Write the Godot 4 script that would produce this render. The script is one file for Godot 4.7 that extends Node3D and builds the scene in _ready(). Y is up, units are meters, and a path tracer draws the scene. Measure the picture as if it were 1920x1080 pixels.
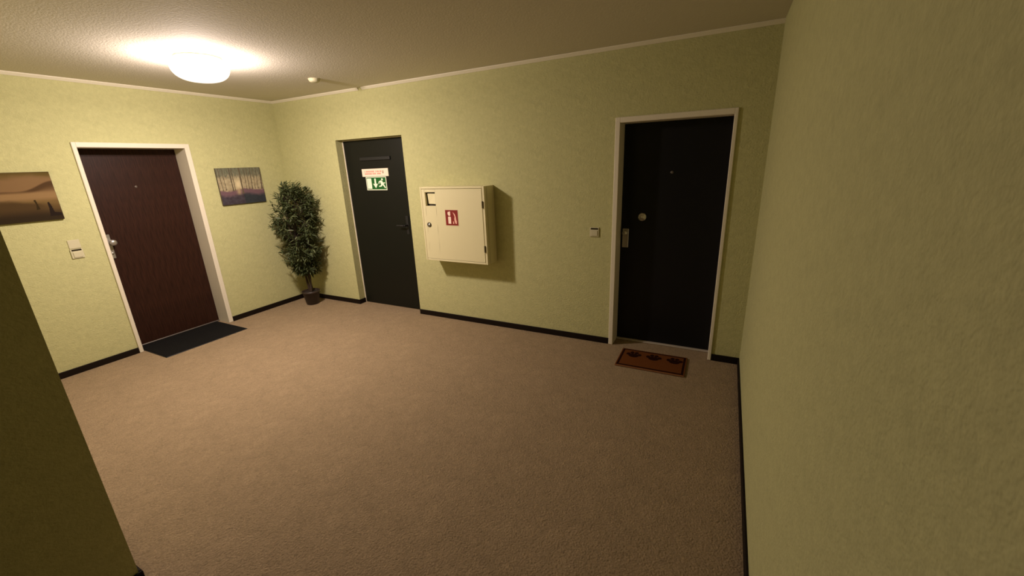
extends Node3D

# ---------------------------------------------------------------- helpers
const CREAM := Color(0.80, 0.77, 0.68)
var mats := {}

func lin(r: float, g: float, b: float) -> Color:
	return Color(r, g, b).linear_to_srgb()

func mat(color: Color, rough := 0.7, metal := 0.0) -> StandardMaterial3D:
	var m := StandardMaterial3D.new()
	m.albedo_color = color
	m.roughness = rough
	m.metallic = metal
	return m

func mb() -> SurfaceTool:
	var st := SurfaceTool.new()
	st.begin(Mesh.PRIMITIVE_TRIANGLES)
	st.set_smooth_group(-1)
	return st

func tri(st: SurfaceTool, a: Vector3, b: Vector3, c: Vector3, outward: Vector3) -> void:
	var n := (b - a).cross(c - a)
	if n.dot(outward) > 0.0:
		st.add_vertex(a); st.add_vertex(c); st.add_vertex(b)
	else:
		st.add_vertex(a); st.add_vertex(b); st.add_vertex(c)

func quad(st: SurfaceTool, a: Vector3, b: Vector3, c: Vector3, d: Vector3, outward: Vector3) -> void:
	tri(st, a, b, c, outward)
	tri(st, a, c, d, outward)

# a box from corner p to corner q with chamfered edges
func box(st: SurfaceTool, p: Vector3, q: Vector3, c := 0.0) -> void:
	var lo := Vector3(minf(p.x, q.x), minf(p.y, q.y), minf(p.z, q.z))
	var hi := Vector3(maxf(p.x, q.x), maxf(p.y, q.y), maxf(p.z, q.z))
	var m := (lo + hi) * 0.5
	var h := (hi - lo) * 0.5
	c = minf(c, minf(h.x, minf(h.y, h.z)) * 0.9)
	for ax in 3:
		var u := (ax + 1) % 3
		var v := (ax + 2) % 3
		for s in [-1.0, 1.0]:
			var k: Array[Vector3] = []
			for e in [[-1, -1], [1, -1], [1, 1], [-1, 1]]:
				var w := Vector3.ZERO
				w[ax] = s * h[ax]
				w[u] = e[0] * (h[u] - c)
				w[v] = e[1] * (h[v] - c)
				k.append(m + w)
			var o := Vector3.ZERO
			o[ax] = s
			quad(st, k[0], k[1], k[2], k[3], o)
		if c > 0.0:
			# edges that run along ax
			for su in [-1.0, 1.0]:
				for sv in [-1.0, 1.0]:
					var k: Array[Vector3] = []
					for e in [[-1, 0], [1, 0], [1, 1], [-1, 1]]:
						var w := Vector3.ZERO
						w[ax] = e[0] * (h[ax] - c)
						w[u] = su * (h[u] - (0.0 if e[1] == 0 else c))
						w[v] = sv * (h[v] - (c if e[1] == 0 else 0.0))
						k.append(m + w)
					var o := Vector3.ZERO
					o[u] = su
					o[v] = sv
					quad(st, k[0], k[1], k[2], k[3], o)
	if c > 0.0:
		for sx in [-1.0, 1.0]:
			for sy in [-1.0, 1.0]:
				for sz in [-1.0, 1.0]:
					tri(st, m + Vector3(sx * h.x, sy * (h.y - c), sz * (h.z - c)),
						m + Vector3(sx * (h.x - c), sy * h.y, sz * (h.z - c)),
						m + Vector3(sx * (h.x - c), sy * (h.y - c), sz * h.z), Vector3(sx, sy, sz))

# a profile of (radius, along) turned about an axis through o
func lathe(st: SurfaceTool, o: Vector3, axis: Vector3, prof: Array, n := 32, smooth := true) -> void:
	st.set_smooth_group(1 if smooth else -1)
	var z := axis.normalized()
	var x := (Vector3.RIGHT if absf(z.x) < 0.8 else Vector3.UP).cross(z).normalized()
	var y := z.cross(x)
	for i in prof.size() - 1:
		var a: Vector2 = prof[i]
		var b: Vector2 = prof[i + 1]
		if a.distance_to(b) < 1e-6:
			continue
		var d := (b - a).normalized()
		for k in n:
			var t0 := TAU * k / n
			var t1 := TAU * (k + 1) / n
			var r0 := x * cos(t0) + y * sin(t0)
			var r1 := x * cos(t1) + y * sin(t1)
			var o2 := ((r0 + r1) * 0.5).normalized() * -d.y + z * d.x
			o2 = -o2
			var p0 := o + r0 * a.x + z * a.y
			var p1 := o + r1 * a.x + z * a.y
			var p2 := o + r1 * b.x + z * b.y
			var p3 := o + r0 * b.x + z * b.y
			if a.x < 1e-5:
				tri(st, p0, p2, p3, o2)
			elif b.x < 1e-5:
				tri(st, p0, p1, p2, o2)
			else:
				quad(st, p0, p1, p2, p3, o2)
	st.set_smooth_group(-1)

func tube(st: SurfaceTool, pts: Array, r0: float, r1: float, n := 8) -> void:
	st.set_smooth_group(1)
	for i in pts.size() - 1:
		var a: Vector3 = pts[i]
		var b: Vector3 = pts[i + 1]
		var z := (b - a).normalized()
		var x := (Vector3.RIGHT if absf(z.x) < 0.8 else Vector3.UP).cross(z).normalized()
		var y := z.cross(x)
		var ra := lerpf(r0, r1, float(i) / (pts.size() - 1))
		var rb := lerpf(r0, r1, float(i + 1) / (pts.size() - 1))
		for k in n:
			var t0 := TAU * k / n
			var t1 := TAU * (k + 1) / n
			var e0 := x * cos(t0) + y * sin(t0)
			var e1 := x * cos(t1) + y * sin(t1)
			quad(st, a + e0 * ra, a + e1 * ra, b + e1 * rb, b + e0 * rb, e0 + e1)
	st.set_smooth_group(-1)

func obj(called: String, st: SurfaceTool, m: Material, parent: Node = self) -> MeshInstance3D:
	st.generate_normals()
	var o := MeshInstance3D.new()
	o.name = called
	o.mesh = st.commit()
	o.material_override = m
	o.cast_shadow = GeometryInstance3D.SHADOW_CASTING_SETTING_ON
	parent.add_child(o, true)
	return o

func tag(o: Node, label: String, category: String, group := "", kind := "") -> void:
	o.set_meta("label", label)
	o.set_meta("category", category)
	if group != "":
		o.set_meta("group", group)
	if kind != "":
		o.set_meta("kind", kind)

func thing(called: String, label: String, category: String, at: Vector3, group := "", kind := "") -> Node3D:
	var o := Node3D.new()
	o.name = called
	add_child(o, true)
	o.position = at
	tag(o, label, category, group, kind)
	return o

func noise_tex(freq: float, oct: int, seed_no: int, normal := false, bump := 4.0, ramp: Gradient = null, size := 512) -> NoiseTexture2D:
	var n := FastNoiseLite.new()
	n.noise_type = FastNoiseLite.TYPE_SIMPLEX_SMOOTH
	n.seed = seed_no
	n.frequency = freq
	n.fractal_octaves = oct
	var t := NoiseTexture2D.new()
	t.width = size
	t.height = size
	t.seamless = true
	t.as_normal_map = normal
	t.bump_strength = bump
	if ramp != null:
		t.color_ramp = ramp
	t.noise = n
	return t

# grain that repeats without a seam: random values, blurred round the edges
func grain(size: int, radius: int, seed_no: int) -> PackedFloat32Array:
	var r := RandomNumberGenerator.new()
	r.seed = seed_no
	var a := PackedFloat32Array()
	a.resize(size * size)
	for i in a.size():
		a[i] = r.randf()
	for pass_no in (0 if radius == 0 else 4):
		var b := PackedFloat32Array()
		b.resize(a.size())
		for j in size:
			var acc := 0.0
			var row := j * size
			for k in range(-radius, radius + 1):
				acc += a[row + posmod(k, size)]
			for i in size:
				# written turned, so that every second pass blurs the other way
				b[i * size + j] = acc
				acc += a[row + posmod(i + radius + 1, size)] - a[row + posmod(i - radius, size)]
		a = b
	var lo := a[0]
	var hi := a[0]
	for v in a:
		lo = minf(lo, v)
		hi = maxf(hi, v)
	for i in a.size():
		a[i] = (a[i] - lo) / (hi - lo)
	return a

func grain_tex(size: int, layers: Array, dark: float, light: float, normal := false, bump := 4.0) -> ImageTexture:
	var sum := PackedFloat32Array()
	sum.resize(size * size)
	for l in layers:
		var g := grain(size, l[0], l[2])
		for i in sum.size():
			sum[i] += g[i] * l[1]
	var img := Image.create(size, size, false, Image.FORMAT_RGBA8)
	for y in size:
		for x in size:
			var v := lerpf(dark, light, clampf(sum[y * size + x], 0, 1))
			img.set_pixel(x, y, Color(v, v, v))
	if normal:
		img.bump_map_to_normal_map(bump)
	return tex(img)

func grad(offs: Array, cols: Array) -> Gradient:
	var g := Gradient.new()
	g.offsets = PackedFloat32Array(offs)
	g.colors = PackedColorArray(cols)
	return g

func grey(v: float) -> Color:
	return Color(v, v, v)

# woodchip wallpaper under paint
func wallpaper(c: Color, seed_no: int) -> StandardMaterial3D:
	var m := mat(c, 0.85)
	m.metallic_specular = 0.35
	m.albedo_texture = grain_tex(384, [[2, 0.5, seed_no], [9, 0.5, seed_no + 1]], 0.88, 1.0)
	m.normal_enabled = true
	m.normal_texture = grain_tex(384, [[1, 0.4, seed_no + 2], [3, 0.6, seed_no + 3]], 0.0, 1.0, true, 7.0)
	m.normal_scale = 0.45
	m.uv1_triplanar = true
	m.uv1_world_triplanar = true
	m.uv1_scale = Vector3(2.4, 2.4, 2.4)
	return m

# ---------------------------------------------------------------- drawn prints
func fill_poly(img: Image, poly: PackedVector2Array, c: Color) -> void:
	# poly in 0..1 picture coordinates (y down)
	var w := img.get_width()
	var h := img.get_height()
	var lo := Vector2(1, 1)
	var hi := Vector2(0, 0)
	for p in poly:
		lo = lo.min(p)
		hi = hi.max(p)
	for y in range(maxi(0, int(lo.y * h) - 1), mini(h, int(hi.y * h) + 2)):
		for x in range(maxi(0, int(lo.x * w) - 1), mini(w, int(hi.x * w) + 2)):
			if Geometry2D.is_point_in_polygon(Vector2((x + 0.5) / w, (y + 0.5) / h), poly):
				img.set_pixel(x, y, c)

func P(a: Array) -> PackedVector2Array:
	var r := PackedVector2Array()
	for i in range(0, a.size(), 2):
		r.append(Vector2(a[i], a[i + 1]))
	return r

func disc(cx: float, cy: float, rx: float, ry: float) -> PackedVector2Array:
	var r := PackedVector2Array()
	for k in 20:
		r.append(Vector2(cx + rx * cos(TAU * k / 20), cy + ry * sin(TAU * k / 20)))
	return r

func tex(img: Image) -> ImageTexture:
	img.generate_mipmaps()
	return ImageTexture.create_from_image(img)

# a printed rectangle: a (top left), b (top right), c (bottom right), d (bottom left)
func print_quad(called: String, a: Vector3, b: Vector3, c: Vector3, d: Vector3, m: Material, parent: Node) -> MeshInstance3D:
	var st := SurfaceTool.new()
	st.begin(Mesh.PRIMITIVE_TRIANGLES)
	var n := (d - a).cross(b - a).normalized()
	for e in [[a, 0, 0], [b, 1, 0], [c, 1, 1], [a, 0, 0], [c, 1, 1], [d, 0, 1]]:
		st.set_normal(n)
		st.set_uv(Vector2(e[1], e[2]))
		st.add_vertex(e[0])
	var o := MeshInstance3D.new()
	o.name = called
	o.mesh = st.commit()
	o.material_override = m
	parent.add_child(o, true)
	return o

func forest_image() -> Image:
	var w := 208
	var h := 168
	var img := Image.create(w, h, false, Image.FORMAT_RGB8)
	var n := FastNoiseLite.new()
	n.seed = 5
	n.frequency = 0.05
	var n2 := FastNoiseLite.new()
	n2.seed = 9
	n2.frequency = 0.09
	for y in h:
		for x in w:
			var u := float(x) / w
			var v := float(y) / h
			var a := n.get_noise_2d(x, y) * 0.5 + 0.5
			var b := n2.get_noise_2d(x * 1.6, y * 0.5) * 0.5 + 0.5
			var canopy := Color(0.38, 0.38, 0.30).lerp(Color(0.60, 0.58, 0.48), b)
			var mid := Color(0.62, 0.55, 0.42).lerp(Color(0.86, 0.79, 0.63), a)
			var ground := Color(0.26, 0.21, 0.24).lerp(Color(0.36, 0.34, 0.36), a)
			if u > 0.5:
				ground = ground.lerp(Color(0.19, 0.24, 0.24), 0.55)
			var verge := Color(0.50, 0.38, 0.40)
			var c := canopy.lerp(mid, smoothstep(0.14, 0.32, v + (b - 0.5) * 0.2))
			var sun := exp(-(pow((u - 0.42) / 0.08, 2) + pow((v - 0.46) / 0.16, 2)))
			c = c.lerp(Color(0.98, 0.89, 0.70), sun * 0.9)
			var line := 0.60 + 0.03 * sin(u * 9.0) + 0.04 * (a - 0.5)
			c = c.lerp(verge, smoothstep(line - 0.03, line + 0.03, v))
			c = c.lerp(ground, smoothstep(line + 0.08, line + 0.2, v))
			var lightpath := exp(-pow((u - 0.41 + (v - 0.6) * 0.05) / 0.05, 2)) * smoothstep(0.5, 0.6, v) * (1.0 - smoothstep(0.66, 0.80, v))
			c = c.lerp(Color(0.80, 0.70, 0.52), lightpath * 0.8)
			img.set_pixel(x, y, c)
	var bark := Color(0.42, 0.37, 0.30)
	for t in [[0.07, 0.012, 0.62], [0.14, 0.010, 0.60], [0.29, 0.020, 0.63], [0.335, 0.012, 0.62], [0.50, 0.026, 0.72], [0.60, 0.010, 0.62], [0.66, 0.012, 0.61], [0.735, 0.016, 0.62], [0.80, 0.009, 0.6], [0.87, 0.010, 0.6], [0.965, 0.024, 0.62]]:
		var x: float = t[0]
		var ww: float = t[1]
		var lean := (x - 0.42) * 0.06
		fill_poly(img, P([x - ww * 0.6 + lean, 0.0, x + ww * 0.6 + lean, 0.0, x + ww * 0.55, t[2] - 0.06, x + ww * 1.1, t[2], x - ww * 1.1, t[2], x - ww * 0.55, t[2] - 0.06]), bark.lerp(Color(0.5, 0.42, 0.3), fmod(x * 7.3, 1.0) * 0.5))
	return img

func mist_image() -> Image:
	var w := 208
	var h := 160
	var img := Image.create(w, h, false, Image.FORMAT_RGB8)
	var n := FastNoiseLite.new()
	n.seed = 21
	n.frequency = 0.012
	for y in h:
		for x in w:
			var u := float(x) / w
			var v := float(y) / h
			var a := n.get_noise_2d(x, y * 2.0) * 0.5 + 0.5
			var c := Color(0.50, 0.40, 0.20).lerp(Color(0.70, 0.53, 0.38), smoothstep(0.0, 0.16, v + (a - 0.5) * 0.1))
			# far ridge
			var ridge := 0.40 - 0.19 * smoothstep(0.45, 1.0, u) + 0.03 * sin(u * 11.0) - 0.10 * (1.0 - smoothstep(0.0, 0.42, u))
			var rk := smoothstep(ridge - 0.015, ridge + 0.025, v)
			c = c.lerp(Color(0.44, 0.31, 0.20), rk * (1.0 - smoothstep(ridge + 0.06, 0.44, v)))
			c = c.lerp(Color(0.78, 0.60, 0.43), smoothstep(0.36, 0.44, v))
			c = c.lerp(Color(0.62, 0.48, 0.30), smoothstep(0.5, 0.62, v))
			var g := 0.60 + 0.05 * sin(u * 6.0 + 2.0) + (a - 0.5) * 0.1
			c = c.lerp(Color(0.42, 0.31, 0.19), smoothstep(g - 0.03, g + 0.08, v) * (1.0 - 0.55 * smoothstep(0.7, 1.0, u)))
			c = c.lerp(Color(0.27, 0.20, 0.13), smoothstep(0.72, 0.92, v))
			img.set_pixel(x, y, c)
	fill_poly(img, P([0.72, 0.57, 0.745, 0.56, 0.75, 0.64, 0.765, 0.76, 0.72, 0.77, 0.735, 0.66]), Color(0.28, 0.21, 0.10))
	fill_poly(img, P([0.865, 0.63, 0.885, 0.62, 0.90, 0.70, 0.915, 0.84, 0.99, 0.86, 0.99, 0.92, 0.85, 0.92, 0.865, 0.75]), Color(0.20, 0.14, 0.11))
	return img

func exit_image() -> Image:
	var img := Image.create(320, 160, false, Image.FORMAT_RGB8)
	var gr := Color(0.06, 0.36, 0.12)
	var wh := Color(0.93, 0.95, 0.86)
	img.fill(wh)
	img.fill_rect(Rect2i(8, 6, 304, 146), gr)
	# doorway
	fill_poly(img, P([0.04, 0.10, 0.27, 0.10, 0.27, 0.90, 0.04, 0.90]), wh)
	# arrow down
	fill_poly(img, P([0.415, 0.12, 0.495, 0.12, 0.495, 0.55, 0.415, 0.55]), wh)
	fill_poly(img, P([0.335, 0.52, 0.575, 0.52, 0.455, 0.86]), wh)
	# running figure
	fill_poly(img, disc(0.80, 0.19, 0.042, 0.084), wh)
	fill_poly(img, P([0.71, 0.27, 0.80, 0.30, 0.84, 0.50, 0.76, 0.60, 0.70, 0.48]), wh)
	fill_poly(img, P([0.72, 0.27, 0.74, 0.35, 0.66, 0.42, 0.64, 0.54, 0.605, 0.52, 0.62, 0.36]), wh)
	fill_poly(img, P([0.79, 0.32, 0.85, 0.44, 0.93, 0.42, 0.935, 0.49, 0.83, 0.53]), wh)
	fill_poly(img, P([0.76, 0.55, 0.84, 0.48, 0.90, 0.66, 0.955, 0.84, 0.90, 0.86, 0.84, 0.70]), wh)
	fill_poly(img, P([0.74, 0.52, 0.81, 0.58, 0.74, 0.74, 0.62, 0.76, 0.615, 0.68, 0.695, 0.66]), wh)
	return img

func notice_image() -> Image:
	var img := Image.create(416, 88, false, Image.FORMAT_RGB8)
	img.fill(Color(0.95, 0.88, 0.80))
	var r := RandomNumberGenerator.new()
	r.seed = 31
	var ink := Color(0.80, 0.42, 0.36)
	for row in 2:
		var x := 44
		while x < (312 if row == 0 else 300):
			var w := r.randi_range(5, 9)
			if r.randf() > 0.12:
				img.fill_rect(Rect2i(x, 22 + row * 26, w, 17), ink)
				img.fill_rect(Rect2i(x + 2, 26 + row * 26, maxi(1, w - 4), 4), Color(0.95, 0.80, 0.72))
			x += w + 3
	img.fill_rect(Rect2i(325, 24, 22, 30), Color(0.62, 0.52, 0.42))
	img.fill_rect(Rect2i(330, 30, 12, 8), Color(0.85, 0.75, 0.64))
	return img

func extinguisher_image() -> Image:
	var img := Image.create(150, 156, false, Image.FORMAT_RGB8)
	img.fill(Color(0.50, 0.05, 0.03))
	var wh := Color(0.97, 0.88, 0.80)
	# the extinguisher: valve head and hose, then the cylinder
	fill_poly(img, P([0.20, 0.12, 0.40, 0.08, 0.40, 0.36, 0.26, 0.38, 0.18, 0.26]), wh)
	fill_poly(img, P([0.20, 0.46, 0.26, 0.42, 0.38, 0.42, 0.43, 0.46, 0.43, 0.90, 0.20, 0.90]), wh)
	# flames
	fill_poly(img, P([0.60, 0.12, 0.76, 0.24, 0.84, 0.44, 0.86, 0.62, 0.90, 0.74, 0.88, 0.90, 0.80, 0.90, 0.72, 0.76, 0.70, 0.58, 0.74, 0.42, 0.68, 0.28]), wh.lerp(Color(0.85, 0.35, 0.28), 0.3))
	fill_poly(img, P([0.60, 0.70, 0.66, 0.78, 0.68, 0.90, 0.58, 0.90]), wh.lerp(Color(0.85, 0.35, 0.28), 0.3))
	return img

func coir_image() -> Image:
	var w := 280
	var h := 176
	var img := Image.create(w, h, false, Image.FORMAT_RGB8)
	var n := FastNoiseLite.new()
	n.seed = 3
	n.frequency = 0.35
	for y in h:
		for x in w:
			var a := n.get_noise_2d(x, y) * 0.5 + 0.5
			img.set_pixel(x, y, Color(0.33, 0.19, 0.09).lerp(Color(0.44, 0.26, 0.13), a))
	var dk := Color(0.15, 0.075, 0.045)
	img.fill_rect(Rect2i(4, 4, w - 8, 8), dk)
	img.fill_rect(Rect2i(4, h - 14, w - 8, 10), dk)
	img.fill_rect(Rect2i(4, 4, 9, h - 8), dk)
	img.fill_rect(Rect2i(w - 13, 4, 9, h - 8), dk)
	for k in 3:
		var cx := 0.21 + 0.31 * k
		fill_poly(img, disc(cx, 0.36, 0.080, 0.105), dk)
		fill_poly(img, disc(cx - 0.088, 0.29, 0.032, 0.07), dk)
		fill_poly(img, disc(cx - 0.034, 0.20, 0.032, 0.07), dk)
		fill_poly(img, disc(cx + 0.034, 0.20, 0.032, 0.07), dk)
		fill_poly(img, disc(cx + 0.088, 0.29, 0.032, 0.07), dk)
	return img

# ---------------------------------------------------------------- the scene
const H := 2.571      # ceiling height
const W := 5.452      # right wall
const JX := 3.07      # corner of the corridor
const JZ := 3.22
const ZEND := 7.0

func _ready() -> void:
	# camera
	var cam := Camera3D.new()
	cam.name = "camera"
	cam.fov = 70.24
	cam.near = 0.02
	cam.position = Vector3(5.2115, 1.7185, 3.6591)
	cam.rotation = Vector3(-0.2964, 0.4812, -0.0403)
	add_child(cam)
	cam.current = true
	# environment: a closed stairwell landing, no daylight
	var env := Environment.new()
	env.background_mode = Environment.BG_COLOR
	env.background_color = Color(0, 0, 0)
	env.tonemap_mode = Environment.TONE_MAPPER_LINEAR
	env.tonemap_exposure = 1.0
	env.sdfgi_enabled = true
	env.ssao_enabled = true
	env.ssil_enabled = true
	var we := WorldEnvironment.new()
	we.name = "environment"
	we.environment = env
	add_child(we)
	# the only light is the ceiling lamp
	make_lamp(Vector3(1.55, H, 1.625))

	make_materials()
	build_shell()
	build_doors()
	make_cabinet()
	make_plant(Vector3(0.37, 0.0, 0.225))
	make_mats()
	make_pictures()
	make_signs()
	make_bells()
	make_detector()

func make_materials() -> void:
	mats.wall = wallpaper(lin(0.56, 0.545, 0.27), 11)
	mats.ceiling = mat(lin(0.66, 0.62, 0.54), 0.9)
	mats.ceiling.metallic_specular = 0.3
	mats.ceiling.normal_enabled = true
	mats.ceiling.normal_texture = grain_tex(384, [[1, 0.4, 40], [3, 0.6, 41]], 0.0, 1.0, true, 7.0)
	mats.ceiling.normal_scale = 0.2
	mats.ceiling.uv1_triplanar = true
	mats.ceiling.uv1_world_triplanar = true
	mats.ceiling.uv1_scale = Vector3(2.4, 2.4, 2.4)
	var c := mat(lin(0.375, 0.275, 0.168), 1.0)
	c.metallic_specular = 0.15
	c.albedo_texture = grain_tex(384, [[0, 0.3, 77], [1, 0.5, 78], [4, 0.2, 79]], 0.74, 1.10)
	c.detail_enabled = true
	c.detail_blend_mode = BaseMaterial3D.BLEND_MODE_MUL
	c.detail_albedo = grain_tex(192, [[2, 0.35, 80], [7, 0.65, 81]], 0.91, 1.0)
	c.normal_enabled = true
	c.normal_texture = grain_tex(384, [[1, 1.0, 82]], 0.0, 1.0, true, 8.0)
	c.normal_scale = 0.3
	c.uv1_triplanar = true
	c.uv1_world_triplanar = true
	c.uv1_scale = Vector3(1.4, 1.4, 1.4)
	c.uv2_triplanar = true
	c.uv2_world_triplanar = true
	c.uv2_scale = Vector3(0.5, 0.5, 0.5)
	mats.carpet = c
	mats.cream = mat(lin(0.72, 0.66, 0.53), 0.5)
	mats.trim = mat(lin(0.74, 0.69, 0.55), 0.6)
	mats.skirting = mat(lin(0.010, 0.006, 0.004), 0.6)
	mats.skirting.metallic_specular = 0.25
	mats.steel = mat(lin(0.55, 0.53, 0.49), 0.32, 0.85)
	mats.sill = mat(lin(0.16, 0.14, 0.12), 0.4, 0.6)
	mats.plastic = mat(lin(0.55, 0.51, 0.34), 0.5)
	mats.black = mat(lin(0.008, 0.008, 0.008), 0.5)
	var w := mat(lin(0.044, 0.016, 0.009), 0.45)
	w.metallic_specular = 0.3
	w.albedo_texture = noise_tex(0.02, 4, 51, false, 1.0, grad([0.0, 0.5, 1.0], [grey(0.62), grey(0.82), grey(1.0)]))
	w.uv1_triplanar = true
	w.uv1_world_triplanar = true
	w.uv1_scale = Vector3(9.0, 0.5, 9.0)
	mats.veneer = w
	mats.green_black = mat(lin(0.007, 0.0075, 0.005), 0.42)
	mats.green_black.metallic_specular = 0.35
	mats.night = mat(lin(0.005, 0.005, 0.0055), 0.4)
	mats.night.metallic_specular = 0.35
	mats.lacquer = mat(lin(0.71, 0.65, 0.395), 0.45)

func structure(called: String, st: SurfaceTool, m: Material, label: String, category: String) -> MeshInstance3D:
	var o := obj(called, st, m)
	tag(o, label, category, "", "structure")
	return o

func build_shell() -> void:
	var st := mb()
	box(st, Vector3(-0.4, -0.15, -0.4), Vector3(W + 0.25, 0, ZEND + 0.25))
	structure("floor", st, mats.carpet, "brown beige carpet covering the whole landing", "floor")
	st = mb()
	box(st, Vector3(-0.4, H, -0.4), Vector3(W + 0.25, H + 0.15, ZEND + 0.25))
	structure("ceiling", st, mats.ceiling, "off-white painted ceiling above the landing carrying the round lamp", "ceiling")
	# back wall with two openings
	st = mb()
	var t := -0.28
	box(st, Vector3(-0.28, 0, t), Vector3(1.013, H, 0))
	box(st, Vector3(1.013, 2.053, t), Vector3(2.029, H, 0))
	box(st, Vector3(2.029, 0, t), Vector3(4.372, H, 0))
	box(st, Vector3(4.372, 2.008, t), Vector3(5.216, H, 0))
	box(st, Vector3(5.216, 0, t), Vector3(W, H, 0))
	structure("wall_back", st, mats.wall, "yellow-green woodchip wall holding the white cabinet and two black doors", "wall")
	st = mb()
	box(st, Vector3(-0.28, 0, 0), Vector3(0, H, 1.112))
	box(st, Vector3(-0.28, 2.008, 1.112), Vector3(0, H, 1.977))
	box(st, Vector3(-0.28, 0, 1.977), Vector3(0, H, JZ + 0.2))
	structure("wall_left", st, mats.wall, "yellow-green woodchip wall with the brown door and two pictures", "wall")
	st = mb()
	box(st, Vector3(W, 0, t), Vector3(W + 0.2, H, ZEND))
	structure("wall_right", st, mats.wall, "long bare yellow-green woodchip wall close by on the right", "wall")
	st = mb()
	box(st, Vector3(0, 0, JZ), Vector3(JX, H, JZ + 0.2), 0.0)
	box(st, Vector3(JX - 0.2, 0, JZ + 0.2), Vector3(JX, H, ZEND), 0.0)
	structure("wall_corridor", st, mats.wall, "dark shaded wall corner in the left foreground where the corridor begins", "wall")
	st = mb()
	box(st, Vector3(JX - 0.2, 0, ZEND), Vector3(W + 0.2, H, ZEND + 0.2))
	structure("wall_end", st, mats.wall, "far end wall of the corridor behind the viewer", "wall")

	# skirting boards
	var bh := 0.06
	var bt := 0.012
	var c := 0.003
	for e in [
		["baseboard_left", Vector3(0, 0, 0), Vector3(bt, bh, 1.071), "dark skirting board of the left wall between plant and brown door"],
		["baseboard_left", Vector3(0, 0, 2.003), Vector3(bt, bh, JZ), "dark skirting board of the left wall below the misty landscape picture"],
		["baseboard_back", Vector3(bt, 0, 0), Vector3(1.013, bh, bt), "dark skirting board of the back wall between plant and exit door"],
		["baseboard_back", Vector3(2.029, 0, 0), Vector3(4.337, bh, bt), "long dark skirting board of the back wall under the white cabinet"],
		["baseboard_back", Vector3(5.236, 0, 0), Vector3(W - bt, bh, bt), "short dark skirting board between the right black door and the corner"],
		["baseboard_right", Vector3(W - bt, 0, 0), Vector3(W, bh, ZEND), "long dark skirting board along the right wall"],
		["baseboard_corridor", Vector3(bt, 0, JZ - bt), Vector3(JX, bh, JZ), "dark skirting board round the back of the foreground corner"],
		["baseboard_corridor", Vector3(JX, 0, JZ - bt), Vector3(JX + bt, bh, ZEND), "dark skirting board of the shaded corridor wall at lower left"]]:
		st = mb()
		box(st, e[1], e[2], c)
		if e[0] == "baseboard_back" and e[1].x < 0.1:
			# it turns into the recess of the exit door
			box(st, Vector3(1.013, 0, -0.095), Vector3(1.013 + bt, bh, bt), c)
		structure(e[0], st, mats.skirting, e[3], "skirting board")

	# thin cove strip between wall and ceiling
	for e in [
		["trim_1", Vector3(0, 0, 0), Vector3(1.50, 0, 0), "pale cove strip along the ceiling above the plant and exit door"],
		["trim_2", Vector3(1.555, 0, 0), Vector3(W, 0, 0), "long pale cove strip along the ceiling of the back wall"],
		["trim_3", Vector3(0, 0, 0), Vector3(0, 0, JZ), "thin pale cove strip along the ceiling of the left wall"]]:
		st = mb()
		var a: Vector3 = e[1]
		var b: Vector3 = e[2]
		var inward := Vector3(0, 0, 1) if e[0] != "trim_3" else Vector3(1, 0, 0)
		var k := 0.026
		var prof := [Vector2(0, -k), Vector2(0.006, -k), Vector2(k, -0.006), Vector2(k, 0)]
		for i in 3:
			var p0: Vector3 = inward * prof[i].x + Vector3(0, H + prof[i].y, 0)
			var p1: Vector3 = inward * prof[i + 1].x + Vector3(0, H + prof[i + 1].y, 0)
			quad(st, a + p0, b + p0, b + p1, a + p1, inward - Vector3.UP)
		for end in [a, b]:
			var o: Vector3 = (a - b) if end == a else (b - a)
			var z0: Vector3 = end + Vector3(0, H, 0)
			for i in 3:
				tri(st, z0, end + inward * prof[i].x + Vector3(0, H + prof[i].y, 0), end + inward * prof[i + 1].x + Vector3(0, H + prof[i + 1].y, 0), o)
		structure(e[0], st, mats.trim, e[3], "cove strip")

# a folded steel door lining: opening u0..u1 wide, h high. local x along the wall, local z out of the wall
func lining(parent: Node3D, u0: float, u1: float, h: float, o0: float, o1: float, oh: float, depth: float) -> void:
	var st := mb()
	var pr := 0.014
	var c := 0.004
	box(st, Vector3(o0, 0, 0), Vector3(u0, oh, pr), c)
	box(st, Vector3(u1, 0, 0), Vector3(o1, oh, pr), c)
	box(st, Vector3(u0 - 0.004, h, 0), Vector3(u1 + 0.004, oh, pr), c)
	box(st, Vector3(u0 - 0.006, 0, -depth), Vector3(u0, h + 0.006, 0.006), 0.0)
	box(st, Vector3(u1, 0, -depth), Vector3(u1 + 0.006, h + 0.006, 0.006), 0.0)
	box(st, Vector3(u0, h, -depth), Vector3(u1, h + 0.006, 0.006), 0.0)
	obj("frame", st, mats.cream, parent)

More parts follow.
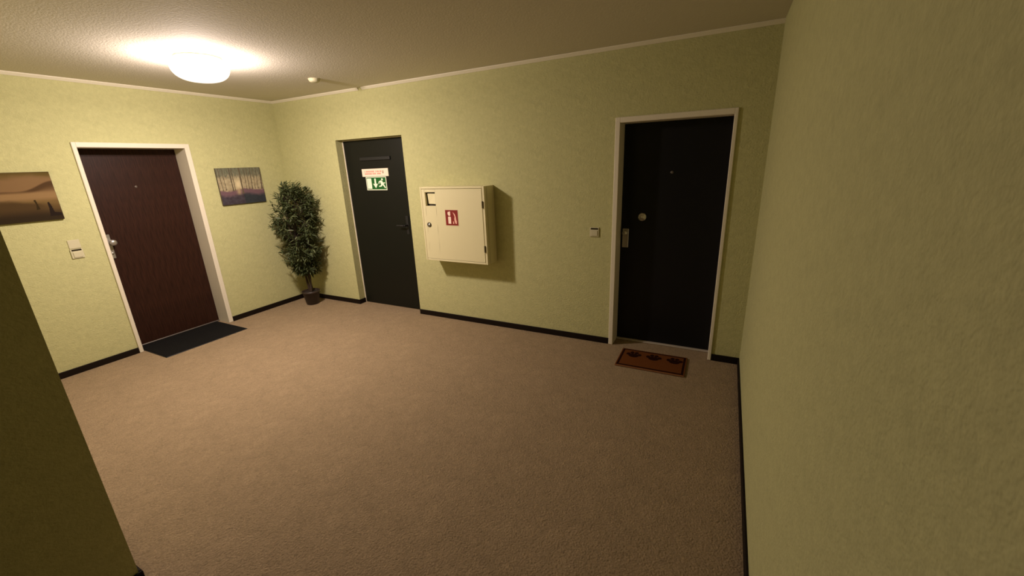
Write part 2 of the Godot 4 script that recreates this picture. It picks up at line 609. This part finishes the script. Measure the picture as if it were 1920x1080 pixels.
func build_doors() -> void:
	# brown flat door in the left wall; local x runs along the wall away from the back corner turned so z faces the room
	var d := thing("door_1", "dark brown veneer door with round steel knob and white frame", "door", Vector3(0, 0, 1.5444), "", "structure")
	d.rotation.y = PI / 2
	# local x = -(world z - 1.5444)
	lining(d, -0.4255, 0.4255, 2.0, -0.4585, 0.4740, 2.045, 0.235)
	var st := mb()
	box(st, Vector3(-0.424, 0.012, -0.24), Vector3(0.424, 1.998, -0.2), 0.002)
	var leaf := obj("leaf", st, mats.veneer, d)
	st = mb()
	lathe(st, Vector3(-0.005, 1.633, -0.2), Vector3(0, 0, 1), [Vector2(0.011, 0), Vector2(0.011, 0.003), Vector2(0.006, 0.004), Vector2(0.0, 0.002)], 16)
	obj("peephole", st, mats.sill, leaf)
	st = mb()
	box(st, Vector3(-0.425, 0, -0.235), Vector3(0.425, 0.014, -0.185), 0.004)
	obj("threshold", st, mats.sill, d)
	st = mb()
	box(st, Vector3(-0.372, 0.955, -0.2), Vector3(-0.334, 1.195, -0.190), 0.003)
	lathe(st, Vector3(-0.353, 1.01, -0.19), Vector3(0, 0, 1), [Vector2(0.011, 0), Vector2(0.011, 0.008), Vector2(0.0, 0.008)], 16)
	var pl := obj("handle_plate", st, mats.steel, d)
	st = mb()
	lathe(st, Vector3(-0.340, 1.115, -0.19), Vector3(0, 0, 1), [Vector2(0.015, 0), Vector2(0.012, 0.022), Vector2(0.020, 0.030), Vector2(0.029, 0.040), Vector2(0.031, 0.052), Vector2(0.027, 0.062), Vector2(0.016, 0.068), Vector2(0.0, 0.069)], 24)
	obj("knob", st, mats.steel, pl)

	# greenish black exit door set back in the plastered opening
	d = thing("door_2", "greenish black fire door with exit signs, set back in the wall", "door", Vector3(1.521, 0, 0), "", "structure")
	st = mb()
	var w := 0.508
	box(st, Vector3(-w, 0, -0.13), Vector3(-w + 0.012, 2.053, -0.094), 0.003)
	box(st, Vector3(w - 0.012, 0, -0.13), Vector3(w, 2.053, -0.094), 0.003)
	box(st, Vector3(-w + 0.012, 2.043, -0.13), Vector3(w - 0.012, 2.053, -0.094), 0.003)
	obj("frame", st, mats.cream, d)
	st = mb()
	box(st, Vector3(-w + 0.012, 0.006, -0.15), Vector3(w - 0.012, 2.042, -0.102), 0.003)
	leaf = obj("leaf", st, mats.green_black, d)
	st = mb()
	box(st, Vector3(-0.25, 1.810, -0.102), Vector3(0.225, 1.850, -0.088), 0.004)
	obj("door_closer", st, mats.black, d)
	st = mb()
	box(st, Vector3(0.350, 0.95, -0.102), Vector3(0.392, 1.17, -0.094), 0.003)
	pl = obj("handle_plate", st, mats.black, d)
	st = mb()
	tube(st, [Vector3(0.371, 1.06, -0.095), Vector3(0.371, 1.06, -0.052)], 0.010, 0.010, 10)
	tube(st, [Vector3(0.371, 1.06, -0.052), Vector3(0.36, 1.06, -0.044), Vector3(0.30, 1.06, -0.044), Vector3(0.25, 1.058, -0.046)], 0.010, 0.009, 10)
	obj("handle", st, mats.black, pl)

	# black flat door on the right
	d = thing("door_3", "black flat door at the right with pale frame and steel lock rosette", "door", Vector3(4.786, 0, 0), "", "structure")
	lining(d, -0.4090, 0.4240, 2.0, -0.4495, 0.4505, 2.043, 0.20)
	st = mb()
	box(st, Vector3(-0.408, 0.012, -0.21), Vector3(0.423, 1.998, -0.165), 0.002)
	leaf = obj("leaf", st, mats.night, d)
	st = mb()
	lathe(st, Vector3(0.001, 1.59, -0.165), Vector3(0, 0, 1), [Vector2(0.012, 0), Vector2(0.012, 0.003), Vector2(0.006, 0.004), Vector2(0.0, 0.002)], 16)
	obj("peephole", st, mats.sill, leaf)
	st = mb()
	box(st, Vector3(-0.409, 0, -0.2), Vector3(0.424, 0.014, -0.135), 0.004)
	obj("threshold", st, mat(lin(0.36, 0.31, 0.25), 0.5), d)
	st = mb()
	box(st, Vector3(-0.391, 0.925, -0.165), Vector3(-0.336, 1.100, -0.156), 0.003)
	pl = obj("handle_plate", st, mats.steel, d)
	st = mb()
	lathe(st, Vector3(-0.362, 1.065, -0.156), Vector3(0, 0, 1), [Vector2(0.014, 0), Vector2(0.011, 0.018), Vector2(0.018, 0.026), Vector2(0.024, 0.036), Vector2(0.022, 0.046), Vector2(0.0, 0.052)], 24)
	obj("knob", st, mats.steel, pl)
	st = mb()
	lathe(st, Vector3(-0.222, 1.21, -0.165), Vector3(0, 0, 1), [Vector2(0.036, 0), Vector2(0.036, 0.012), Vector2(0.031, 0.018), Vector2(0.016, 0.020), Vector2(0.012, 0.028), Vector2(0.0, 0.028)], 28)
	obj("lock_rosette", st, mats.steel, d)

func make_lamp(at: Vector3) -> void:
	var l := thing("ceiling_lamp", "round ceiling lamp with glowing white glass bowl", "lamp", at)
	var st := mb()
	lathe(st, Vector3.ZERO, Vector3.DOWN, [Vector2(0.0, 0.0), Vector2(0.15, 0.0), Vector2(0.15, 0.012), Vector2(0.0, 0.012)], 40)
	obj("base_plate", st, mat(Color(0.92, 0.91, 0.88), 0.4), l)
	st = mb()
	var prof := [Vector2(0.150, 0.012)]
	for i in 13:
		var a := PI / 2 * i / 12.0
		prof.append(Vector2(0.192 * pow(cos(a), 0.7), 0.050 + 0.118 * pow(sin(a), 0.8)))
	lathe(st, Vector3.ZERO, Vector3.DOWN, prof, 48)
	var glass := mat(Color(0.95, 0.94, 0.9), 0.35)
	glass.emission_enabled = true
	glass.emission = Color(1.0, 0.94, 0.88)
	glass.emission_energy_multiplier = 1.4
	obj("glass_bowl", st, glass, l)
	var o := OmniLight3D.new()
	o.name = "bulb_light"
	o.position = Vector3(0, -0.075, 0)
	o.light_color = Color(1.0, 0.92, 0.875)
	o.light_energy = 2.15
	o.light_size = 0.07
	o.omni_range = 14.0
	o.omni_attenuation = 2.0
	o.shadow_enabled = true
	l.add_child(o)
	# a dome sends most of its light downwards
	var d := AreaLight3D.new()
	d.name = "bowl_light"
	d.position = Vector3(0, -0.171, 0)
	d.rotation.x = -PI / 2
	d.area_size = Vector2(0.2, 0.2)
	d.light_color = o.light_color
	d.light_energy = 5.0
	d.area_range = 14.0
	d.shadow_enabled = true
	l.add_child(d)

func make_cabinet() -> void:
	var x0 := 2.359
	var x1 := 3.140
	var y0 := 0.738
	var y1 := 1.515
	var z := 0.19
	var cx := (x0 + x1) / 2
	var t := thing("hydrant_cabinet", "cream metal fire cabinet on the back wall between the two black doors", "cabinet", Vector3(cx, y0, 0))
	var hw := (x1 - x0) / 2
	var hh := y1 - y0
	var b := 0.020
	var st := mb()
	# body: back, sides and a folded front rim
	box(st, Vector3(-hw, 0, 0.001), Vector3(hw, hh, 0.15), 0.002)
	box(st, Vector3(-hw, 0, 0.14), Vector3(-hw + b, hh, z), 0.003)
	box(st, Vector3(hw - b - 0.006, 0, 0.14), Vector3(hw, hh, z), 0.003)
	box(st, Vector3(-hw + b, 0, 0.14), Vector3(hw - b - 0.006, b, z), 0.003)
	box(st, Vector3(-hw + b, hh - b, 0.14), Vector3(hw - b - 0.006, hh, z), 0.003)
	obj("body", st, mats.lacquer, t)
	# door leaf with a square hole for the pull recess
	var g := 0.003
	var dx0 := -hw + b + g
	var dx1 := hw - b - 0.006 - g
	var dy0 := b + g
	var dy1 := hh - b - g
	var px0 := 2.424 - cx
	var px1 := 2.552 - cx
	var py0 := 1.322 - y0
	var py1 := 1.462 - y0
	var zf := z + 0.002
	st = mb()
	box(st, Vector3(dx0, dy0, 0.165), Vector3(px0, dy1, zf), 0.002)
	box(st, Vector3(px1, dy0, 0.165), Vector3(dx1, dy1, zf), 0.002)
	box(st, Vector3(px0 - 0.004, dy0, 0.165), Vector3(px1 + 0.004, py0, zf), 0.0)
	box(st, Vector3(px0 - 0.004, py1, 0.165), Vector3(px1 + 0.004, dy1, zf), 0.0)
	var door := obj("door", st, mats.lacquer, t)
	# pull recess: a tongue that slants from flush at the right to deep at the left
	st = mb()
	var zb := zf - 0.036
	quad(st, Vector3(px0 + 0.014, py0 + 0.020, zb + 0.004), Vector3(px1, py0 + 0.020, zf - 0.001), Vector3(px1, py1 - 0.014, zf - 0.001), Vector3(px0 + 0.014, py1 - 0.014, zb + 0.012), Vector3(0, 0, 1))
	quad(st, Vector3(px0 + 0.014, py0 + 0.020, zb + 0.004), Vector3(px0 + 0.014, py1 - 0.014, zb + 0.012), Vector3(px0 + 0.014, py1 - 0.014, zb), Vector3(px0 + 0.014, py0 + 0.020, zb), Vector3(-1, 0, 0))
	obj("pull_recess", st, mats.lacquer, door)
	st = mb()
	box(st, Vector3(px0 - 0.002, py0 - 0.002, zb - 0.006), Vector3(px1 + 0.002, py1 + 0.002, zb - 0.002))
	obj("recess_back", st, mat(lin(0.05, 0.04, 0.025), 0.7), door)
	st = mb()
	lathe(st, Vector3(2.446 - cx, 1.126 - y0, zf), Vector3(0, 0, 1), [Vector2(0.026, 0), Vector2(0.026, 0.004), Vector2(0.022, 0.006), Vector2(0.018, 0.004), Vector2(0.017, -0.001)], 24)
	var lock := obj("lock_ring", st, mat(lin(0.10, 0.085, 0.05), 0.4, 0.7), door)
	st = mb()
	lathe(st, Vector3(2.446 - cx, 1.126 - y0, zf), Vector3(0, 0, 1), [Vector2(0.017, 0), Vector2(0.017, 0.003), Vector2(0.0, 0.003)], 24)
	box(st, Vector3(2.436 - cx, 1.119 - y0, zf), Vector3(2.458 - cx, 1.130 - y0, zf + 0.010), 0.002)
	obj("lock", st, mats.steel, door)
	for hy in [1.34, 0.90]:
		st = mb()
		tube(st, [Vector3(dx1 + 0.004, hy - y0 - 0.032, zf + 0.004), Vector3(dx1 + 0.004, hy - y0 + 0.032, zf + 0.004)], 0.007, 0.007, 12)
		box(st, Vector3(dx1 + 0.004, hy - y0 - 0.034, zf - 0.002), Vector3(dx1 + 0.013, hy - y0 + 0.034, zf + 0.002), 0.001)
		obj("hinge", st, mat(lin(0.16, 0.13, 0.08), 0.4, 0.6), door)
	# the red extinguisher sign stuck on the door
	var sm := mat(Color.WHITE, 0.5)
	sm.albedo_texture = tex(extinguisher_image())
	var sx0 := 2.666 - cx
	var sx1 := 2.816 - cx
	var sy0 := 1.129 - y0
	var sy1 := 1.283 - y0
	st = mb()
	box(st, Vector3(sx0 - 0.004, sy0 - 0.004, zf), Vector3(sx1 + 0.004, sy1 + 0.004, zf + 0.0015))
	var sg := obj("fire_sign", st, mat(lin(0.62, 0.42, 0.30), 0.5), t)
	sg.set_meta("label", "red fire extinguisher pictogram sign on the cabinet door")
	print_quad("pictogram", Vector3(sx0, sy1, zf + 0.0025), Vector3(sx1, sy1, zf + 0.0025), Vector3(sx1, sy0, zf + 0.0025), Vector3(sx0, sy0, zf + 0.0025), sm, sg)

func make_plant(at: Vector3) -> void:
	var t := thing("potted_plant", "tall bushy artificial green plant in a small dark pot in the corner", "plant", at)
	var st := mb()
	lathe(st, Vector3.ZERO, Vector3.UP, [Vector2(0.0, 0.0), Vector2(0.072, 0.0), Vector2(0.078, 0.006), Vector2(0.104, 0.155), Vector2(0.112, 0.158), Vector2(0.114, 0.185), Vector2(0.104, 0.187), Vector2(0.098, 0.160)], 36)
	var pot := obj("pot", st, mat(lin(0.030, 0.018, 0.014), 0.45), t)
	st = mb()
	lathe(st, Vector3.ZERO, Vector3.UP, [Vector2(0.100, 0.160), Vector2(0.05, 0.168), Vector2(0.0, 0.172)], 24)
	obj("soil", st, mat(lin(0.018, 0.012, 0.008), 0.95), pot)
	var r := RandomNumberGenerator.new()
	r.seed = 4242
	var bark := mat(lin(0.055, 0.030, 0.016), 0.8)
	bark.albedo_texture = noise_tex(0.05, 3, 90, false, 1.0, grad([0.0, 1.0], [grey(0.6), grey(1.0)]), 128)
	bark.uv1_triplanar = true
	bark.uv1_scale = Vector3(14, 5, 14)
	# trunks
	var trunks := [[Vector3(-0.02, 0.16, 0.0), Vector3(-0.03, 0.5, 0.02), Vector3(-0.05, 0.9, 0.03), Vector3(-0.02, 1.25, 0.0), Vector3(-0.01, 1.52, 0.01)],
		[Vector3(0.02, 0.16, 0.01), Vector3(0.015, 0.45, -0.02), Vector3(0.07, 0.8, -0.05), Vector3(0.08, 1.15, -0.04), Vector3(0.04, 1.42, -0.02)],
		[Vector3(-0.005, 0.16, -0.03), Vector3(-0.01, 0.42, -0.01), Vector3(-0.02, 0.7, 0.07), Vector3(-0.05, 1.05, 0.10), Vector3(-0.06, 1.32, 0.09)]]
	var trunk_nodes: Array[MeshInstance3D] = []
	for p in trunks:
		st = mb()
		tube(st, p, 0.015, 0.005, 10)
		trunk_nodes.append(obj("trunk", st, bark, t))
	# radius of the crown at a height
	var prof := Curve.new()
	for e in [[0.40, 0.06], [0.48, 0.15], [0.62, 0.23], [0.80, 0.29], [0.97, 0.33], [1.12, 0.33], [1.27, 0.31], [1.40, 0.25], [1.52, 0.15], [1.62, 0.05]]:
		prof.add_point(Vector2((e[0] - 0.40) / 1.22, e[1]), 0, 0, Curve.TANGENT_LINEAR, Curve.TANGENT_LINEAR)
	var leaf_m := mat(Color.WHITE, 0.5)
	leaf_m.vertex_color_use_as_albedo = true
	leaf_m.metallic_specular = 0.4
	leaf_m.cull_mode = BaseMaterial3D.CULL_DISABLED
	leaf_m.backlight = Color(0.10, 0.12, 0.05)
	var lo := Vector3(0.02, 0.3, 0.02) - at
	var groups := 15
	for gi in groups:
		var tr: Array = trunks[gi % 3]
		var wood := mb()
		var lv := SurfaceTool.new()
		lv.begin(Mesh.PRIMITIVE_TRIANGLES)
		lv.set_smooth_group(-1)
		for k in 13:
			# twig root on the trunk, tip inside the crown
			var q := (gi + (k + r.randf()) / 13.0) / groups
			var hgt := 0.44 + 1.14 * q
			var ang := r.randf() * TAU
			var rad: float = prof.sample_baked(clampf((hgt - 0.40) / 1.22, 0, 1)) * sqrt(r.randf_range(0.15, 1.0))
			var tip := Vector3(cos(ang) * rad, hgt, sin(ang) * rad)
			tip.x = maxf(tip.x, lo.x + 0.01 + r.randf() * 0.03)
			tip.z = maxf(tip.z, lo.z + 0.01 + r.randf() * 0.03)
			var rh := clampf(hgt - 0.14 - 0.5 * rad, 0.38, 1.40)
			var root := along_trunk(tr, rh)
			var midp := (root + tip) * 0.5 + Vector3(0, 0.03, 0)
			tube(wood, [root, midp, tip], 0.004, 0.0015, 5)
			var dir := (tip - midp).normalized()
			for j in 21:
				var f := 1.0 - (j / 21.0) * 0.75
				var base := midp.lerp(tip, clampf((f - 0.25) / 0.75, 0, 1)) + Vector3(r.randfn(0, 0.008), r.randfn(0, 0.008), r.randfn(0, 0.008))
				var d := (dir * 0.5 + Vector3(r.randfn(0, 0.65), r.randfn(-0.15, 0.5), r.randfn(0, 0.65)))
				if j == 0:
					d = dir + Vector3(0, 0.1, 0)
				add_leaf(lv, base, d.normalized(), r.randf_range(0.055, 0.10), r.randf_range(0.014, 0.023), lo, r)
		var br := obj("branch", wood, bark, t)
		var le := obj("leaves", lv, leaf_m, br)
		le.set_meta("kind", "stuff")

func along_trunk(p: Array, y: float) -> Vector3:
	for i in p.size() - 1:
		if y <= p[i + 1].y or i == p.size() - 2:
			return p[i].lerp(p[i + 1], clampf((y - p[i].y) / (p[i + 1].y - p[i].y), 0, 1))
	return p[0]

func add_leaf(st: SurfaceTool, b: Vector3, d: Vector3, length: float, width: float, lo: Vector3, r: RandomNumberGenerator) -> void:
	var tone := r.randf()
	var c := Color(0.045, 0.060, 0.022).lerp(Color(0.115, 0.135, 0.060), tone * tone)
	var s := d.cross(Vector3.UP + Vector3(r.randfn(0, 0.4), 0, r.randfn(0, 0.4))).normalized()
	var n := s.cross(d).normalized()
	var droop := Vector3(0, -length * r.randf_range(0.05, 0.35), 0)
	var pts: Array[Vector3] = []
	# spine at 0, .35, .7, 1 with side points folded up
	for e in [[0.0, 0.0], [0.35, 1.0], [0.70, 0.75], [1.0, 0.0]]:
		var sp: Vector3 = b + d * (length * e[0]) + droop * (e[0] * e[0])
		pts.append(sp)
		pts.append(sp + s * (width * 0.5 * e[1]) + n * (width * 0.18 * e[1]))
		pts.append(sp - s * (width * 0.5 * e[1]) + n * (width * 0.18 * e[1]))
	for i in pts.size():
		pts[i] = Vector3(maxf(pts[i].x, lo.x), pts[i].y, maxf(pts[i].z, lo.z))
	st.set_color(c)
	tri(st, pts[0], pts[4], pts[3], n)
	tri(st, pts[0], pts[3], pts[5], n)
	quad(st, pts[3], pts[4], pts[7], pts[6], n)
	quad(st, pts[3], pts[6], pts[8], pts[5], n)
	tri(st, pts[6], pts[7], pts[9], n)
	tri(st, pts[6], pts[9], pts[8], n)

func make_mats() -> void:
	# dark mat in the recess of the brown door
	var t := thing("doormat", "plain dark charcoal doormat in front of the brown door", "doormat", Vector3(0.13, 0, 1.555))
	var st := mb()
	box(st, Vector3(-0.310, 0.0005, -0.402), Vector3(0.300, 0.006, 0.402), 0.002)
	obj("rubber_backing", st, mats.black, t)
	st = mb()
	box(st, Vector3(-0.300, 0.005, -0.392), Vector3(0.290, 0.012, 0.392), 0.003)
	var m := mat(lin(0.020, 0.019, 0.018), 0.95)
	m.metallic_specular = 0.2
	m.albedo_texture = noise_tex(0.2, 2, 95, false, 1.0, grad([0.0, 1.0], [grey(0.6), grey(1.0)]), 256)
	m.normal_enabled = true
	m.normal_texture = noise_tex(0.2, 2, 96, true, 8.0, null, 256)
	m.uv1_triplanar = true
	m.uv1_scale = Vector3(3, 3, 3)
	obj("pile", st, m, t)
	# coir mat at the right door
	t = thing("coir_mat", "rusty brown coir doormat with three dark paw prints at the right black door", "doormat", Vector3(4.775, 0, 0.245))
	t.rotation.y = 0.01
	st = mb()
	box(st, Vector3(-0.282, 0.0005, -0.176), Vector3(0.282, 0.014, 0.176), 0.004)
	obj("coir_pad", st, mat(lin(0.20, 0.085, 0.03), 1.0), t)
	var pm := mat(Color.WHITE, 1.0)
	pm.metallic_specular = 0.1
	pm.albedo_texture = tex(coir_image())
	print_quad("coir_top", Vector3(-0.278, 0.0148, -0.172), Vector3(0.278, 0.0148, -0.172), Vector3(0.278, 0.0148, 0.172), Vector3(-0.278, 0.0148, 0.172), pm, t)

func canvas(called: String, label: String, z_right: float, z_left: float, y0: float, y1: float, img: Image, edge: Color, tone: Color) -> void:
	var t := thing(called, label, "picture", Vector3(0, (y0 + y1) / 2, (z_left + z_right) / 2), "canvas pictures on the left wall")
	var hz := (z_left - z_right) / 2
	var hy := (y1 - y0) / 2
	var st := mb()
	box(st, Vector3(0.002, -hy, -hz), Vector3(0.022, hy, hz), 0.002)
	obj("canvas", st, mat(edge, 0.8), t)
	var m := mat(Color.WHITE, 0.75)
	m.metallic_specular = 0.25
	m.albedo_color = tone
	m.albedo_texture = tex(img)
	var x := 0.0228
	print_quad("print", Vector3(x, hy - 0.002, hz - 0.002), Vector3(x, hy - 0.002, -hz + 0.002), Vector3(x, -hy + 0.002, -hz + 0.002), Vector3(x, -hy + 0.002, hz - 0.002), m, t)

func make_pictures() -> void:
	canvas("forest_picture", "small canvas picture of sunlit forest trunks between door and plant", 0.355, 0.875, 1.372, 1.788, forest_image(), Color(0.30, 0.27, 0.20), Color(0.86, 0.88, 0.90))
	canvas("landscape_picture", "sepia canvas picture of misty hills at the left edge", 2.205, 2.735, 1.398, 1.800, mist_image(), Color(0.26, 0.20, 0.12), Color(0.68, 0.71, 0.68))

func make_signs() -> void:
	var z := -0.102
	# notice strip
	var t := thing("notice_sign", "long narrow white notice with pinkish red lettering above the green sign", "sign", Vector3(1.480, 1.671, z))
	t.rotation.z = 0.006
	var st := mb()
	box(st, Vector3(-0.209, -0.045, 0.0), Vector3(0.209, 0.045, 0.003), 0.001)
	obj("panel", st, mat(Color(0.9, 0.85, 0.75), 0.5), t)
	var m := mat(Color.WHITE, 0.5)
	m.albedo_texture = tex(notice_image())
	print_quad("lettering", Vector3(-0.207, 0.043, 0.0036), Vector3(0.207, 0.043, 0.0036), Vector3(0.207, -0.043, 0.0036), Vector3(-0.207, -0.043, 0.0036), m, t)
	t = thing("exit_sign", "green and white emergency exit sign with running figure on the black door", "sign", Vector3(1.482, 1.545, z))
	st = mb()
	box(st, Vector3(-0.162, -0.078, 0.0), Vector3(0.162, 0.078, 0.003), 0.001)
	obj("panel", st, mat(Color(0.85, 0.88, 0.78), 0.5), t)
	m = mat(Color.WHITE, 0.5)
	m.albedo_texture = tex(exit_image())
	print_quad("pictogram", Vector3(-0.160, 0.076, 0.0036), Vector3(0.160, 0.076, 0.0036), Vector3(0.160, -0.076, 0.0036), Vector3(-0.160, -0.076, 0.0036), m, t)

func bell(label: String, at: Vector3, turn: float, dark_top: bool) -> void:
	var t := thing("doorbell", label, "doorbell", at, "doorbell plates beside the flat doors")
	t.rotation.y = turn
	var st := mb()
	box(st, Vector3(-0.043, -0.043, 0.0), Vector3(0.043, 0.043, 0.010), 0.003)
	obj("plate", st, mats.plastic, t)
	st = mb()
	box(st, Vector3(-0.030, -0.034, 0.009), Vector3(0.030, 0.016, 0.015), 0.003)
	obj("button", st, mats.plastic, t)
	st = mb()
	var y := 0.024 if dark_top else 0.026
	box(st, Vector3(-0.033, y, 0.009), Vector3(0.033, y + 0.014, 0.0125), 0.001)
	obj("name_window", st, mat(lin(0.02, 0.015, 0.006), 0.3), t)
	if not dark_top:
		st = mb()
		box(st, Vector3(-0.040, 0.047, 0.0), Vector3(0.040, 0.125, 0.006), 0.002)
		obj("name_card", st, mats.plastic, t)

func make_bells() -> void:
	bell("doorbell plate left of the brown door, with a pale name card above it", Vector3(0, 1.082, 2.200), PI / 2, false)
	bell("doorbell plate left of the right black door", Vector3(4.176, 1.085, 0), 0.0, true)

func make_detector() -> void:
	var t := thing("smoke_detector", "small round white smoke detector on the ceiling near the plant corner", "smoke detector", Vector3(1.545, H, 0.60))
	var st := mb()
	lathe(st, Vector3.ZERO, Vector3.DOWN, [Vector2(0.0, 0.0), Vector2(0.055, 0.0), Vector2(0.055, 0.012), Vector2(0.0, 0.012)], 32)
	obj("base", st, mats.plastic, t)
	st = mb()
	lathe(st, Vector3.ZERO, Vector3.DOWN, [Vector2(0.046, 0.010), Vector2(0.050, 0.014), Vector2(0.046, 0.026), Vector2(0.030, 0.033), Vector2(0.0, 0.034)], 32)
	obj("cover", st, mats.plastic, t)
